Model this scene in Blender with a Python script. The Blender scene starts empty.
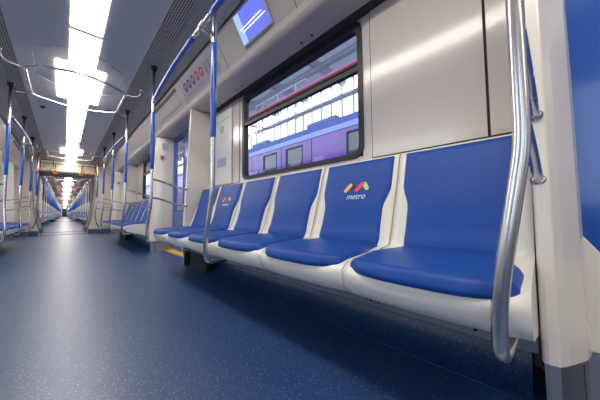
import bpy, bmesh, math, random
from mathutils import Vector, Matrix
random.seed(4)
scene = bpy.context.scene
COL = scene.collection
PI = math.pi
CX = 0.07            # centre line of the car

# ------------------------------------------------------------------ materials
def mat(name, col, rough=0.5, metal=0.0, spec=0.5, coat=0.0, bump=None, emit=None, estr=0.0, var=0.0, vscale=3.0, sv=(1, 1, 1), rvar=0.0):
    m = bpy.data.materials.new(name); m.use_nodes = True
    nt = m.node_tree; b = nt.nodes['Principled BSDF']
    b.inputs['Base Color'].default_value = (*col, 1)
    b.inputs['Roughness'].default_value = rough
    b.inputs['Metallic'].default_value = metal
    b.inputs['Specular IOR Level'].default_value = spec
    b.inputs['Coat Weight'].default_value = coat
    b.inputs['Coat Roughness'].default_value = 0.08
    if emit:
        b.inputs['Emission Color'].default_value = (*emit, 1)
        b.inputs['Emission Strength'].default_value = estr
    tc = nt.nodes.new('ShaderNodeTexCoord')
    mp = nt.nodes.new('ShaderNodeMapping'); mp.inputs['Scale'].default_value = sv
    nt.links.new(tc.outputs['Object'], mp.inputs['Vector'])
    if var or rvar:
        n = nt.nodes.new('ShaderNodeTexNoise'); n.inputs['Scale'].default_value = vscale; n.inputs['Detail'].default_value = 5
        nt.links.new(mp.outputs[0], n.inputs['Vector'])
        if var:
            r = nt.nodes.new('ShaderNodeMix'); r.data_type = 'RGBA'
            r.inputs[6].default_value = (*[c * (1 - var) for c in col], 1)
            r.inputs[7].default_value = (*[min(1, c * (1 + var)) for c in col], 1)
            nt.links.new(n.outputs['Fac'], r.inputs[0]); nt.links.new(r.outputs[2], b.inputs['Base Color'])
        if rvar:
            q = nt.nodes.new('ShaderNodeMapRange')
            q.inputs['To Min'].default_value = max(0.02, rough - rvar); q.inputs['To Max'].default_value = rough + rvar
            nt.links.new(n.outputs['Fac'], q.inputs['Value']); nt.links.new(q.outputs[0], b.inputs['Roughness'])
    if bump:
        n2 = nt.nodes.new('ShaderNodeTexNoise'); n2.inputs['Scale'].default_value = bump[0]; n2.inputs['Detail'].default_value = 3
        nt.links.new(mp.outputs[0], n2.inputs['Vector'])
        bp = nt.nodes.new('ShaderNodeBump'); bp.inputs['Strength'].default_value = bump[1]; bp.inputs['Distance'].default_value = bump[2]
        nt.links.new(n2.outputs['Fac'], bp.inputs['Height']); nt.links.new(bp.outputs[0], b.inputs['Normal'])
    return m

M = {}
M['cream'] = mat('cream_laminate', (0.80, 0.73, 0.63), 0.22, coat=0.3, var=0.03)
M['shell'] = mat('cream_seat_shell', (0.80, 0.77, 0.68), 0.3, coat=0.2, var=0.03)
M['wall'] = mat('grey_beige_wall_laminate', (0.60, 0.55, 0.50), 0.17, coat=0.5, var=0.03)
M['cover'] = mat('grey_cover_paint', (0.50, 0.475, 0.44), 0.28, coat=0.25, var=0.04)
M['ceil'] = mat('satin_ceiling_panel', (0.60, 0.605, 0.64), 0.34, metal=0.25, var=0.02)
M['strip'] = mat('grey_side_strip', (0.34, 0.34, 0.34), 0.4, metal=0.2, var=0.05)
M['steel'] = mat('stainless_tube', (0.66, 0.64, 0.61), 0.26, metal=1.0, var=0.15, vscale=14, sv=(1, 1, 0.15), rvar=0.07)
M['plate'] = mat('stainless_kick_plate', (0.52, 0.50, 0.47), 0.32, metal=1.0, var=0.12, vscale=9)
M['dsteel'] = mat('grey_metal_beam', (0.34, 0.37, 0.41), 0.4, metal=0.7, var=0.1)
M['black'] = mat('black_rubber', (0.012, 0.012, 0.014), 0.4)
M['dark'] = mat('dark_gap', (0.02, 0.02, 0.022), 0.7)
M['bluevinyl'] = mat('blue_seat_vinyl', (0.007, 0.062, 0.31), 0.45, spec=0.32, var=0.12, vscale=5, bump=(9, 0.35, 0.008))
M['sleeve'] = mat('blue_plastic_sleeve', (0.02, 0.10, 0.50), 0.28, coat=0.5, var=0.05)
M['doorblue'] = mat('blue_door_paint', (0.015, 0.085, 0.38), 0.2, coat=0.35, var=0.05)
M['orange'] = mat('orange_plastic', (0.95, 0.30, 0.03), 0.4)
M['brass'] = mat('brown_seam', (0.42, 0.31, 0.13), 0.5)
M['yellow'] = mat('yellow_strip', (0.80, 0.50, 0.06), 0.5, var=0.1)
M['white'] = mat('white_print', (0.8, 0.8, 0.8), 0.5)
M['poster'] = mat('poster_paper', (0.66, 0.66, 0.64), 0.5)
M['posterline'] = mat('poster_print_grey', (0.22, 0.24, 0.28), 0.5)
M['posterblue'] = mat('poster_print_blue', (0.34, 0.44, 0.56), 0.5)
M['sign'] = mat('lilac_sign_film', (0.36, 0.33, 0.42), 0.3)
M['ink'] = mat('dark_ink', (0.05, 0.03, 0.09), 0.5)
M['red'] = mat('red_ink', (0.45, 0.02, 0.03), 0.5)
M['lgo'] = mat('logo_orange', (0.90, 0.42, 0.08), 0.5)
M['lgp'] = mat('logo_navy', (0.012, 0.010, 0.06), 0.5)
M['lgr'] = mat('logo_red', (0.70, 0.05, 0.08), 0.5)
M['lgg'] = mat('logo_green', (0.45, 0.70, 0.25), 0.5)
M['green'] = mat('green_sign', (0.02, 0.45, 0.10), 0.4, emit=(0.05, 0.9, 0.25), estr=0.6)
M['light'] = mat('white_light_diffuser', (0.9, 0.9, 0.88), 0.5, emit=(1.0, 0.93, 0.84), estr=12.0)
M['screen'] = mat('lit_screen', (0.02, 0.02, 0.08), 0.15, emit=(0.13, 0.17, 1.0), estr=1.1)
M['screen2'] = mat('lit_screen_pale', (0.02, 0.02, 0.08), 0.15, emit=(0.30, 0.42, 1.0), estr=1.3)
M['screentext'] = mat('lit_screen_text', (0.3, 0.3, 0.4), 0.3, emit=(0.8, 0.85, 1.0), estr=1.5)
M['purple'] = mat('purple_train_paint', (0.14, 0.05, 0.33), 0.2, coat=0.4, var=0.06)
M['roofblue'] = mat('blue_train_roof', (0.08, 0.10, 0.32), 0.4, var=0.08)
M['stripe'] = mat('pale_blue_stripe', (0.20, 0.27, 0.62), 0.3, coat=0.2)
M['trainglass'] = mat('dark_train_glass', (0.05, 0.06, 0.09), 0.06, coat=0.6)
M['pink'] = mat('magenta_tube', (0.32, 0.05, 0.15), 0.4)
M['lavsteel'] = mat('painted_steel_girder', (0.36, 0.37, 0.45), 0.5, var=0.1)
M['rooflin'] = mat('corrugated_roof_sheet', (0.62, 0.63, 0.68), 0.6, var=0.06)
M['concrete'] = mat('concrete_ground', (0.30, 0.30, 0.30), 0.85, var=0.2)
M['bellows'] = mat('grey_rubber_bellows', (0.55, 0.55, 0.56), 0.6)

def floor_mat():
    m = bpy.data.materials.new('speckled_blue_rubber_floor'); m.use_nodes = True
    nt = m.node_tree; b = nt.nodes['Principled BSDF']
    tc = nt.nodes.new('ShaderNodeTexCoord')
    n = nt.nodes.new('ShaderNodeTexNoise'); n.inputs['Scale'].default_value = 2.2; n.inputs['Detail'].default_value = 6
    nt.links.new(tc.outputs['Object'], n.inputs['Vector'])
    base = nt.nodes.new('ShaderNodeMix'); base.data_type = 'RGBA'
    base.inputs[6].default_value = (0.004, 0.036, 0.130, 1); base.inputs[7].default_value = (0.006, 0.048, 0.165, 1)
    nt.links.new(n.outputs['Fac'], base.inputs[0])
    last = base.outputs[2]
    for sc, th, colr in ((230, 0.25, (0.001, 0.006, 0.03, 1)), (170, 0.20, (0.08, 0.17, 0.32, 1)), (105, 0.17, (0.28, 0.40, 0.55, 1))):
        v = nt.nodes.new('ShaderNodeTexVoronoi'); v.inputs['Scale'].default_value = sc
        nt.links.new(tc.outputs['Object'], v.inputs['Vector'])
        lt = nt.nodes.new('ShaderNodeMath'); lt.operation = 'LESS_THAN'; lt.inputs[1].default_value = th
        nt.links.new(v.outputs['Distance'], lt.inputs[0])
        mx = nt.nodes.new('ShaderNodeMix'); mx.data_type = 'RGBA'
        nt.links.new(lt.outputs[0], mx.inputs[0]); nt.links.new(last, mx.inputs[6]); mx.inputs[7].default_value = colr
        last = mx.outputs[2]
    nt.links.new(last, b.inputs['Base Color'])
    b.inputs['Roughness'].default_value = 0.40; b.inputs['Specular IOR Level'].default_value = 1.0; b.inputs['IOR'].default_value = 1.56
    n3 = nt.nodes.new('ShaderNodeTexNoise'); n3.inputs['Scale'].default_value = 120; n3.inputs['Detail'].default_value = 3
    nt.links.new(tc.outputs['Object'], n3.inputs['Vector'])
    bp = nt.nodes.new('ShaderNodeBump'); bp.inputs['Strength'].default_value = 0.25; bp.inputs['Distance'].default_value = 0.002
    nt.links.new(n3.outputs['Fac'], bp.inputs['Height']); nt.links.new(bp.outputs[0], b.inputs['Normal'])
    return m
M['floor'] = floor_mat()

def grille_mat():
    m = bpy.data.materials.new('perforated_black_grille'); m.use_nodes = True
    nt = m.node_tree; b = nt.nodes['Principled BSDF']
    tc = nt.nodes.new('ShaderNodeTexCoord'); sp = nt.nodes.new('ShaderNodeSeparateXYZ')
    nt.links.new(tc.outputs['Object'], sp.inputs[0])
    outs = []
    for ax, per in (('X', 0.0165), ('Y', 0.0190)):
        mu = nt.nodes.new('ShaderNodeMath'); mu.operation = 'MULTIPLY'; mu.inputs[1].default_value = 1 / per
        fr = nt.nodes.new('ShaderNodeMath'); fr.operation = 'FRACT'
        gt = nt.nodes.new('ShaderNodeMath'); gt.operation = 'GREATER_THAN'; gt.inputs[1].default_value = 0.32
        nt.links.new(sp.outputs[ax], mu.inputs[0]); nt.links.new(mu.outputs[0], fr.inputs[0]); nt.links.new(fr.outputs[0], gt.inputs[0])
        outs.append(gt)
    an = nt.nodes.new('ShaderNodeMath'); an.operation = 'MULTIPLY'
    nt.links.new(outs[0].outputs[0], an.inputs[0]); nt.links.new(outs[1].outputs[0], an.inputs[1])
    mx = nt.nodes.new('ShaderNodeMix'); mx.data_type = 'RGBA'
    mx.inputs[6].default_value = (0.55, 0.53, 0.50, 1); mx.inputs[7].default_value = (0.008, 0.008, 0.009, 1)
    nt.links.new(an.outputs[0], mx.inputs[0]); nt.links.new(mx.outputs[2], b.inputs['Base Color'])
    b.inputs['Roughness'].default_value = 0.5; b.inputs['Specular IOR Level'].default_value = 0.2
    return m
M['grille'] = grille_mat()

def glass_mat():
    m = bpy.data.materials.new('tinted_window_glass'); m.use_nodes = True
    nt = m.node_tree; nt.nodes.clear()
    o = nt.nodes.new('ShaderNodeOutputMaterial'); t = nt.nodes.new('ShaderNodeBsdfTransparent'); g = nt.nodes.new('ShaderNodeBsdfGlossy')
    t.inputs[0].default_value = (0.86, 0.90, 0.95, 1); g.inputs['Roughness'].default_value = 0.02
    lw = nt.nodes.new('ShaderNodeLayerWeight'); lw.inputs['Blend'].default_value = 0.5
    pw = nt.nodes.new('ShaderNodeMath'); pw.operation = 'POWER'; pw.inputs[1].default_value = 4.5
    fr = nt.nodes.new('ShaderNodeMath'); fr.operation = 'MULTIPLY_ADD'; fr.inputs[1].default_value = 0.6; fr.inputs[2].default_value = 0.025
    nt.links.new(lw.outputs['Facing'], pw.inputs[0]); nt.links.new(pw.outputs[0], fr.inputs[0])
    mx = nt.nodes.new('ShaderNodeMixShader')
    nt.links.new(fr.outputs[0], mx.inputs[0]); nt.links.new(t.outputs[0], mx.inputs[1]); nt.links.new(g.outputs[0], mx.inputs[2])
    nt.links.new(mx.outputs[0], o.inputs[0])
    return m
M['glass'] = glass_mat()
def skylight_mat():
    m = bpy.data.materials.new('translucent_skylight'); m.use_nodes = True
    nt = m.node_tree; nt.nodes.clear()
    o = nt.nodes.new('ShaderNodeOutputMaterial'); t = nt.nodes.new('ShaderNodeBsdfTranslucent'); g = nt.nodes.new('ShaderNodeBsdfTransparent')
    t.inputs[0].default_value = (0.27, 0.29, 0.33, 1)
    mx = nt.nodes.new('ShaderNodeMixShader'); mx.inputs[0].default_value = 0.03
    nt.links.new(t.outputs[0], mx.inputs[1]); nt.links.new(g.outputs[0], mx.inputs[2]); nt.links.new(mx.outputs[0], o.inputs[0])
    return m
M['skylight'] = skylight_mat()

# ------------------------------------------------------------------ mesh builder
class MB:
    def __init__(s): s.v = []; s.f = []; s.mi = []; s.sm = []; s.mats = []; s.cur = 0
    def use(s, m):
        if m not in s.mats: s.mats.append(m)
        s.cur = s.mats.index(m); return s
    def add(s, vs, fs, smooth=False):
        b = len(s.v); s.v += [tuple(p) for p in vs]
        for f in fs:
            s.f.append([i + b for i in f]); s.mi.append(s.cur); s.sm.append(smooth)
        return s
    def box(s, x0, x1, y0, y1, z0, z1):
        vs = [(x, y, z) for x in (x0, x1) for y in (y0, y1) for z in (z0, z1)]
        return s.add(vs, [(0, 1, 3, 2), (4, 6, 7, 5), (0, 4, 5, 1), (2, 3, 7, 6), (0, 2, 6, 4), (1, 5, 7, 3)])
    def loft(s, rings, closed=True, caps=True, smooth=False):
        n = len(rings[0]); vs = [p for r in rings for p in r]; fs = []
        for i in range(len(rings) - 1):
            for j in range(n if closed else n - 1):
                k = (j + 1) % n
                fs.append((i * n + j, i * n + k, (i + 1) * n + k, (i + 1) * n + j))
        s.add(vs, fs, smooth)
        if caps and closed:
            b = len(s.v) - len(vs)
            s.f.append([b + j for j in range(n)]); s.mi.append(s.cur); s.sm.append(False)
            s.f.append([b + (len(rings) - 1) * n + j for j in reversed(range(n))]); s.mi.append(s.cur); s.sm.append(False)
        return s
    def tube(s, pts, r, n=12, closed=False):
        pts = [Vector(p) for p in pts]; N = len(pts); rings = []
        prev = None
        for i, p in enumerate(pts):
            if closed: t = (pts[(i + 1) % N] - pts[i - 1]).normalized()
            else: t = (pts[min(i + 1, N - 1)] - pts[max(i - 1, 0)]).normalized()
            if prev is None:
                a = Vector((0, 0, 1)) if abs(t.z) < 0.9 else Vector((0, 1, 0))
                u = t.cross(a).normalized()
            else:
                u = (prev - t * prev.dot(t)).normalized()
            w = t.cross(u); prev = u
            rr = r[i] if isinstance(r, (list, tuple)) else r
            rings.append([tuple(p + u * rr * math.cos(2 * PI * k / n) + w * rr * math.sin(2 * PI * k / n)) for k in range(n)])
        if closed: rings.append(rings[0])
        return s.loft(rings, caps=not closed, smooth=True)
    def cyl(s, a, b, r, n=16): return s.tube([a, b], r, n)
    def prism_y(s, prof, y0, y1, smooth=False):     # profile in x,z
        return s.loft([[(x, y0, z) for x, z in prof], [(x, y1, z) for x, z in prof]], smooth=smooth)
    def prism_z(s, prof, z0, z1):
        return s.loft([[(x, y, z0) for x, y in prof], [(x, y, z1) for x, y in prof]])
    def build(s, name, m=None, parent=None, loc=None, bevel=0.0, shift=(0, 0, 0)):
        me = bpy.data.meshes.new(name)
        me.from_pydata([(x - shift[0], y - shift[1], z - shift[2]) for x, y, z in s.v], [], s.f)
        mats = s.mats or [m]
        for q in mats: me.materials.append(M[q] if isinstance(q, str) else q)
        for i, p in enumerate(me.polygons): p.material_index = s.mi[i] if s.mats else 0; p.use_smooth = s.sm[i]
        bm = bmesh.new(); bm.from_mesh(me); bmesh.ops.recalc_face_normals(bm, faces=bm.faces)
        bm.to_mesh(me); bm.free(); me.validate()
        o = bpy.data.objects.new(name, me); COL.objects.link(o)
        if parent: o.parent = parent
        if loc: o.location = loc
        if bevel:
            b = o.modifiers.new('bevel', 'BEVEL'); b.width = bevel; b.segments = 2; b.limit_method = 'ANGLE'; b.angle_limit = 0.7
        return o

def smooth_path(pts, it=3):
    pts = [Vector(p) for p in pts]
    for _ in range(it):
        q = [pts[0]]
        for a, b in zip(pts[:-1], pts[1:]):
            q += [a * 0.75 + b * 0.25, a * 0.25 + b * 0.75]
        q.append(pts[-1]); pts = q
    return pts
def smooth_closed(pts, it=3):
    pts = [Vector(p) for p in pts]
    for _ in range(it):
        q = []
        for i in range(len(pts)):
            a, b = pts[i], pts[(i + 1) % len(pts)]
            q += [a * 0.75 + b * 0.25, a * 0.25 + b * 0.75]
        pts = q
    return pts

def tag(o, label=None, cat=None, group=None, kind=None):
    if label: o['label'] = label
    if cat: o['category'] = cat
    if group: o['group'] = group
    if kind: o['kind'] = kind
    return o
def empty(name, loc=(0, 0, 0), rz=0):
    o = bpy.data.objects.new(name, None); COL.objects.link(o); o.location = loc; o.rotation_euler = (0, 0, rz); o.empty_display_size = 0.1
    return o
def struct(o): o['kind'] = 'structure'; return o
def copy_tree(o, parent=None):
    c = o.copy(); COL.objects.link(c)
    if parent: c.parent = parent
    for ch in o.children: copy_tree(ch, c)
    return c
used = set()
def place(o, bx, y, side, label=None, group=None, z=0.0):
    """first call positions the prototype itself, later calls copies; side +1 right wall, -1 left wall"""
    c = o if o.name not in used else copy_tree(o)
    used.add(o.name)
    c.location = (CX + side * (bx - CX), y, z); c.rotation_euler = (0, 0, 0 if side > 0 else PI)
    if label: c['label'] = label
    if group: c['group'] = group
    elif 'group' in c.keys(): del c['group']
    return c
def mx(x): return 2 * CX - x

# ------------------------------------------------------------------ layout
rows = [(0.0, 2.8), (4.2, 7.0)]
doors = [(2.8, 4.2), (7.0, 8.4)]
gang = [(9.6, 11.0)]
y = 11.0
while y < 80:
    rows.append((y, y + 1.4)); y += 1.4
    for k in range(3):
        doors.append((y, y + 1.4)); rows.append((y + 1.4, y + 4.2)); y += 4.2
    doors.append((y, y + 1.4)); rows.append((y + 1.4, y + 2.8)); y += 2.8
    gang.append((y, y + 1.2)); y += 1.2
YEND = gang[-1][0]; gang = gang[:-1]
YB = -4.4
cars = []; s0 = YB
for a, b in gang: cars.append((s0, a)); s0 = b
cars.append((s0, YEND))

WX = 1.25; WT = 0.05
ZS = 1.765
# floor
fl = MB().box(mx(WX + .05), WX + .05, YB, YEND, -0.06, 0).build('floor', 'floor'); struct(fl)

# walls: one mesh per side with real openings
def wall(side):
    b = MB()
    def bx(y0, y1, z0, z1):
        x0, x1 = WX, WX + WT
        if side < 0: x0, x1 = mx(x1), mx(x0)
        b.box(x0, x1, y0, y1, z0, z1)
    def windowed(y0, y1, w0, w1, z0, z1):
        bx(y0, w0, 0, 2.2); bx(w1, y1, 0, 2.2); bx(w0, w1, 0, z0); bx(w0, w1, z1, 2.2)
    for y0, y1 in rows:
        c = (y0 + y1) / 2
        if y1 - y0 > 2: windowed(y0, y1, c - .665, c + .665, .90, 1.735)
        else: bx(y0, y1, 0, 2.2)
    for y0, y1 in doors: bx(y0, y0 + .02, 0, 2.2); bx(y1 - .02, y1, 0, 2.2); bx(y0 + .02, y1 - .02, 1.80, 2.2)
    if side > 0:
        bx(-1.4, 0, 0, 2.2)
    else:
        bx(-1.4, 0, 1.8, 2.2)
    windowed(-4.2, -1.4, -2.8 - .665, -2.8 + .665, .90, 1.735)
    bx(YB, -4.2, 0, 2.2); bx(8.4, 9.6, 0, 2.2)
    return b
struct(wall(1).build('wall_right', 'wall')); struct(wall(-1).build('wall_left', 'wall'))
struct(MB().box(mx(WX + .05), WX + .05, YB - .05, YB, 0, 2.2).build('wall_back', 'wall'))

# coved floor covering along the rows
def cove(side, y0, y1):
    p = [(1.26, -.01), (1.0, -.01), (1.0, .0015)]
    for k in range(11):
        a = -PI / 2 + k / 10 * PI / 2
        p.append((1.015 + .125 * math.cos(a), .127 + .125 * math.sin(a)))
    p += [(1.14, .207), (1.26, .207)]
    if side < 0: p = [(mx(x), z) for x, z in p]
    return MB().prism_y(p, y0, y1, smooth=False)
for side, nm in ((1, 'baseboard_right'), (-1, 'baseboard_left')):
    b = MB()
    for y0, y1 in rows:
        q = cove(side, y0 + .05, y1 - .05); b.add(q.v, q.f)
    o = struct(b.build(nm, 'floor'))
    for p in o.data.polygons:
        if len(p.vertices) == 4: p.use_smooth = True
    o.data.set_sharp_from_angle(angle=0.6)

# ceiling: central panels
b = MB(); l = MB()
GR0, GR1 = 0.515, 0.635
LX0, LX1 = -0.008, 0.192; LW0, LW1 = -.105, .285
for y0, y1 in cars:
    b.box(mx(GR0), LX0 - .002, y0, y1, 2.10, 2.14); b.box(LX1 + .002, GR0, y0, y1, 2.10, 2.14)
    b.box(LX0 - .002, LX1 + .002, y0, y1, 2.13, 2.16)
struct(b.build('ceiling', 'ceil'))
# side strip, cover, soffit profile swept along each car
def sidep(side, y0, y1, grille, strip, cov):
    f = (lambda p: p) if side > 0 else (lambda p: [(mx(x), z) for x, z in p])
    grille.prism_y(f([(GR0, 2.093), (GR1, 2.083), (GR1, 2.13), (GR0, 2.13)]), y0, y1)
    strip.prism_y(f([(GR1 + .004, 2.098), (.70, 2.085), (.838, 2.045), (.838, 2.13), (GR1 + .004, 2.14)]), y0, y1)
    c = [(.856, 2.046), (.868, 2.040), (.990, 1.835)]
    for k in range(6):
        a = (208 + k / 5 * 62) / 180 * PI
        c.append((1.045 + .055 * math.cos(a), ZS + .055 + .055 * math.sin(a)))
    c += [(1.25, ZS), (1.25, 2.2), (.856, 2.2)]
    cov.prism_y(f(c), y0, y1)
for side, sn in ((1, 'right'), (-1, 'left')):
    g = MB(); s_ = MB(); c = MB()
    for y0, y1 in cars: sidep(side, y0, y1, g, s_, c)
    struct(g.build('trim_' + ('1' if side > 0 else '2'), 'grille'))
    struct(s_.build('trim_' + ('3' if side > 0 else '4'), 'strip'))
    struct(c.build('trim_' + ('5' if side > 0 else '6'), 'cover'))
# roof skin closes the car from daylight
struct(MB().box(mx(1.32), 1.32, YB - .05, YEND + .05, 2.2, 2.24).build('ceiling_roof_skin', 'dark'))

# ceiling lights, one per module of 4.2 m
def light_unit(half0, half1):
    r = empty('ceiling_light')
    b = MB(); yc = 0
    b.box(LX0, LX1, -half0, -.52, 2.096, 2.112).box(LX0, LX1, .52, half1, 2.096, 2.112).box(LW0, LW1, -.515, .515, 2.09, 2.108)
    b.build('diffuser', 'light', r, shift=(.09, 0, 2.1))
    MB().box(LX0 - .003, LX1 + .003, -half0 - .0, -half0 + .032, 2.086, 2.112).build('divider', 'strip', r, shift=(.09, 0, 2.1))
    MB().box(LW0, LW1, -.008, .008, 2.082, 2.1).build('joint', 'strip', r, shift=(.09, 0, 2.1))
    # metal frame
    r['category'] = 'ceiling light'
    return r
lt = light_unit(1.2, 3.0)
lt.location = (.09, 3.81, 2.1)
tag(lt, 'bright white cross shaped ceiling light nearest the camera', 'ceiling light')
lt0 = copy_tree(lt); lt0.location = (.09, -.39, 2.1)
tag(lt0, 'bright ceiling light strip overhead running up from the top edge of the view', 'ceiling light')
lb = copy_tree(lt); lb.location = (.09, -3.2, 2.1); lb.scale.y = .38
tag(lb, 'ceiling light behind the viewpoint', 'ceiling light')
l2 = copy_tree(lt); l2.location = (.09, 8.01, 2.1); l2.scale.y = .59
tag(l2, 'second cross shaped ceiling light, just before the gangway', 'ceiling light')
for ci, (y0, y1) in enumerate(cars[1:]):
    yy = y0 + 1.3
    while yy + 2.9 < y1 + .2:
        c = copy_tree(lt); c.location = (.09, yy + .1, 2.1)
        if yy + 3.1 > y1: c.scale.y = (y1 - yy - .12) / 3.0
        tag(c, 'small bright ceiling light in the cars beyond the gangway', 'ceiling light', 'ceiling lights beyond the gangway')
        yy += 4.2

# octagonal ceiling hatch seams around each cross light
def hatch():
    P = [(-.26, -.62), (-.02, -.83), (.20, -.83), (.43, -.62), (.43, .0), (.30, .12), (-.14, .12), (-.26, 0)]
    P = [Vector((x, yy, 2.0985)) for x, yy in P]
    return MB().tube(P, .0035, 6, closed=True)
hm = hatch().build('ceiling_hatch_trim', 'steel', shift=(.09, 0, 2.0985))
hm.location = (.09, 3.81, 2.0985)
tag(hm, 'thin bright octagonal hatch seam around the nearest cross light', 'ceiling trim')
hm2 = hm.copy(); COL.objects.link(hm2); hm2.location = (.09, 8.01, 2.0985); tag(hm2, 'octagonal hatch seam around the second cross light', 'ceiling trim')

# ------------------------------------------------------------------ windows
wn = 0
def make_window():
    r = empty('window_1')
    b = MB()
    H0, H1, Wd = .897, 1.738, .668
    def rr(w, h0, h1, rad, x):
        pts = []
        for cx_, cz, a0 in ((w - rad, h1 - rad, 0), (-w + rad, h1 - rad, 90), (-w + rad, h0 + rad, 180), (w - rad, h0 + rad, 270)):
            for k in range(6):
                a = math.radians(a0 + 18 * k); pts.append((x, cx_ + rad * math.cos(a), cz + rad * math.sin(a)))
        return pts
    o1 = rr(Wd + .006, H0 - .006, H1 + .006, .07, -.010); o2 = rr(Wd + .006, H0 - .006, H1 + .006, .07, .045)
    i1 = rr(Wd - .026, H0 + .026, H1 - .045, .05, -.010); i2 = rr(Wd - .026, H0 + .026, H1 - .045, .05, .045)
    b.loft([o1, i1, i2, o2, o1], caps=False)
    b.build('frame', 'black', r)
    MB().box(-.004, .03, -Wd + .02, Wd - .02, 1.425, 1.475).box(-.012, .0, -Wd + .02, Wd - .02, 1.462, 1.475).build('transom', 'black', r, bevel=.003)
    MB().box(-.006, .0, -.05, .03, 1.70, 1.722).build('latch', 'dsteel', r)
    MB().box(.016, .022, -Wd + .02, Wd - .02, H0 + .015, 1.43).box(.010, .015, -Wd + .02, Wd - .02, 1.47, H1 - .02).build('pane', 'glass', r)
    struct(r); return r
wp = make_window()
first = True
for y0, y1 in [(-4.2, -1.4)] + rows:
    if y1 - y0 < 2: continue
    for side in (1, -1):
        wn += 1
        c = wp if first else copy_tree(wp); first = False
        c.name = 'window_%d' % wn
        c.location = (WX if side > 0 else mx(WX), (y0 + y1) / 2, 0); c.rotation_euler = (0, 0, 0 if side > 0 else PI)

# ------------------------------------------------------------------ sliding doors
def make_door():
    r = empty('door_1')
    for s in (-1, 1):
        y0, y1 = (.005, .68) if s > 0 else (-.68, -.005)
        b = MB()
        wy0, wy1, wz0, wz1 = y0 + .16, y1 - .16, .62, 1.70
        b.box(0, .035, y0, wy0, .03, 1.79).box(0, .035, wy1, y1, .03, 1.79).box(0, .035, wy0, wy1, .03, wz0).box(0, .035, wy0, wy1, wz1, 1.79)
        leaf = b.build('door_leaf', 'doorblue', r)
        f = MB()
        f.box(-.004, .0, wy0 - .012, wy0, wz0 - .012, wz1 + .012).box(-.004, 0, wy1, wy1 + .012, wz0 - .012, wz1 + .012)
        f.box(-.004, 0, wy0, wy1, wz0 - .012, wz0).box(-.004, 0, wy0, wy1, wz1, wz1 + .012)
        f.build('window_seal', 'black', leaf)
        MB().box(.012, .018, wy0, wy1, wz0, wz1).build('pane', 'glass', leaf)
    MB().box(-.002, .03, -.006, .006, .03, 1.79).build('centre_seal', 'black', r)
    MB().box(-.02, .04, -.7, .7, 1.785, 1.81).box(-.02, .04, -.70, -.68, .03, 1.79).box(-.02, .04, .68, .7, .03, 1.79).build('door_frame', 'doorblue', r)
    MB().box(-.10, -.01, -.62, .62, .001, .012).build('threshold', 'yellow', r)
    MB().box(-.01, .05, -.68, .68, .0, .028).build('sill', 'plate', r)
    struct(r); return r
dp = make_door(); first = True; dn = 0
for y0, y1 in [(-1.4, 0)] + doors:
    for side in (1, -1):
        if y0 < 0 and side > 0: continue
        dn += 1
        c = dp if first else copy_tree(dp); first = False
        c.name = 'door_%d' % dn
        c.location = (1.225 if side > 0 else mx(1.225), (y0 + y1) / 2, 0); c.rotation_euler = (0, 0, 0 if side > 0 else PI)

# ------------------------------------------------------------------ seats
SP = .455; SW = .2268
XS = 0.85      # base of a seat in x
def shell_profile(u, seam=0.0):
    """x,z outline of the shell at lateral position u in -1..1"""
    bu = .028 * (1 - abs(u) ** 2.5)
    lip = .012 * max(0, 1 - (1 - abs(u)) / .12)      # raised rim at the joint
    p = [(1.205, .848), (1.165, .848), (1.128 - lip * .5, .842), (1.115 - lip, .80), (1.085 - lip, .70), (1.05 - lip, .60), (1.018 - lip, .50), (1.002 - lip, .450 + lip), (.985 - lip, .418 + lip), (.90, .411 + lip), (.80, .408 + lip), (.72 - bu * .4, .404 + lip),
         (.675 - bu, .398 + lip * .8), (.656 - bu, .394), (.645 - bu, .386), (.641 - bu, .370), (.646 - bu * .9, .340), (.662 - bu * .7, .314), (.70 - bu * .4, .300), (.80, .272), (1.0, .208), (1.20, .205)]
    if seam:
        c = (1.0, .36)
        p = [(x + (-seam if z > .3 and x < 1.16 else 0), z + (seam if x < 1.16 and z > .3 else 0)) for x, z in p]
    return p
def shell_mesh():
    b = MB(); rings = []
    N = 16
    for i in range(N + 1):
        u = -1 + 2 * i / N
        rings.append([(x, u * SW, z) for x, z in shell_profile(u)])
    return b.loft(rings, smooth=True)
def xback(z):
    T = [(.41, .986), (.455, .996), (.50, 1.018), (.60, 1.05), (.70, 1.085), (.80, 1.115), (.842, 1.128)]
    for (a, xa), (c, xc) in zip(T[:-1], T[1:]):
        if z <= c: return xa + (xc - xa) * (z - a) / (c - a)
    return T[-1][1]
def sstep(a, b_, t):
    t = max(0, min(1, (t - a) / (b_ - a))); return t * t * (3 - 2 * t)
def dome(e, r): 
    k = min(1, max(0, e / r)); return math.sqrt(max(0, 1 - (1 - k) ** 2))
def edge_s(n, bias=1.0):
    return [math.sin((i / n - .5) * PI) for i in range(n + 1)]
def back_pad():
    us = edge_s(18); vs = [(s + 1) / 2 for s in edge_s(26)]
    V = []; t = .022
    for v in vs:
        z = .425 + v * (.836 - .425)
        hw = .172 + .029 * sstep(.585, .69, z)
        rc = .02
        dz = min(z - .425 + .01, .836 - z)
        for u in us:
            yy = u * hw
            e = min(hw - abs(yy), dz + .004)
            d = t * dome(e, .02) - .003
            bulge = .006 * (1 - (z - .64) ** 2 / .04) * (1 - u * u) - .006
            V.append((xback(z) - d - bulge - .001, yy, z))
    n = len(us); F = [(i * n + j, i * n + j + 1, (i + 1) * n + j + 1, (i + 1) * n + j) for i in range(len(vs) - 1) for j in range(n - 1)]
    return MB().add(V, F, True)
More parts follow.
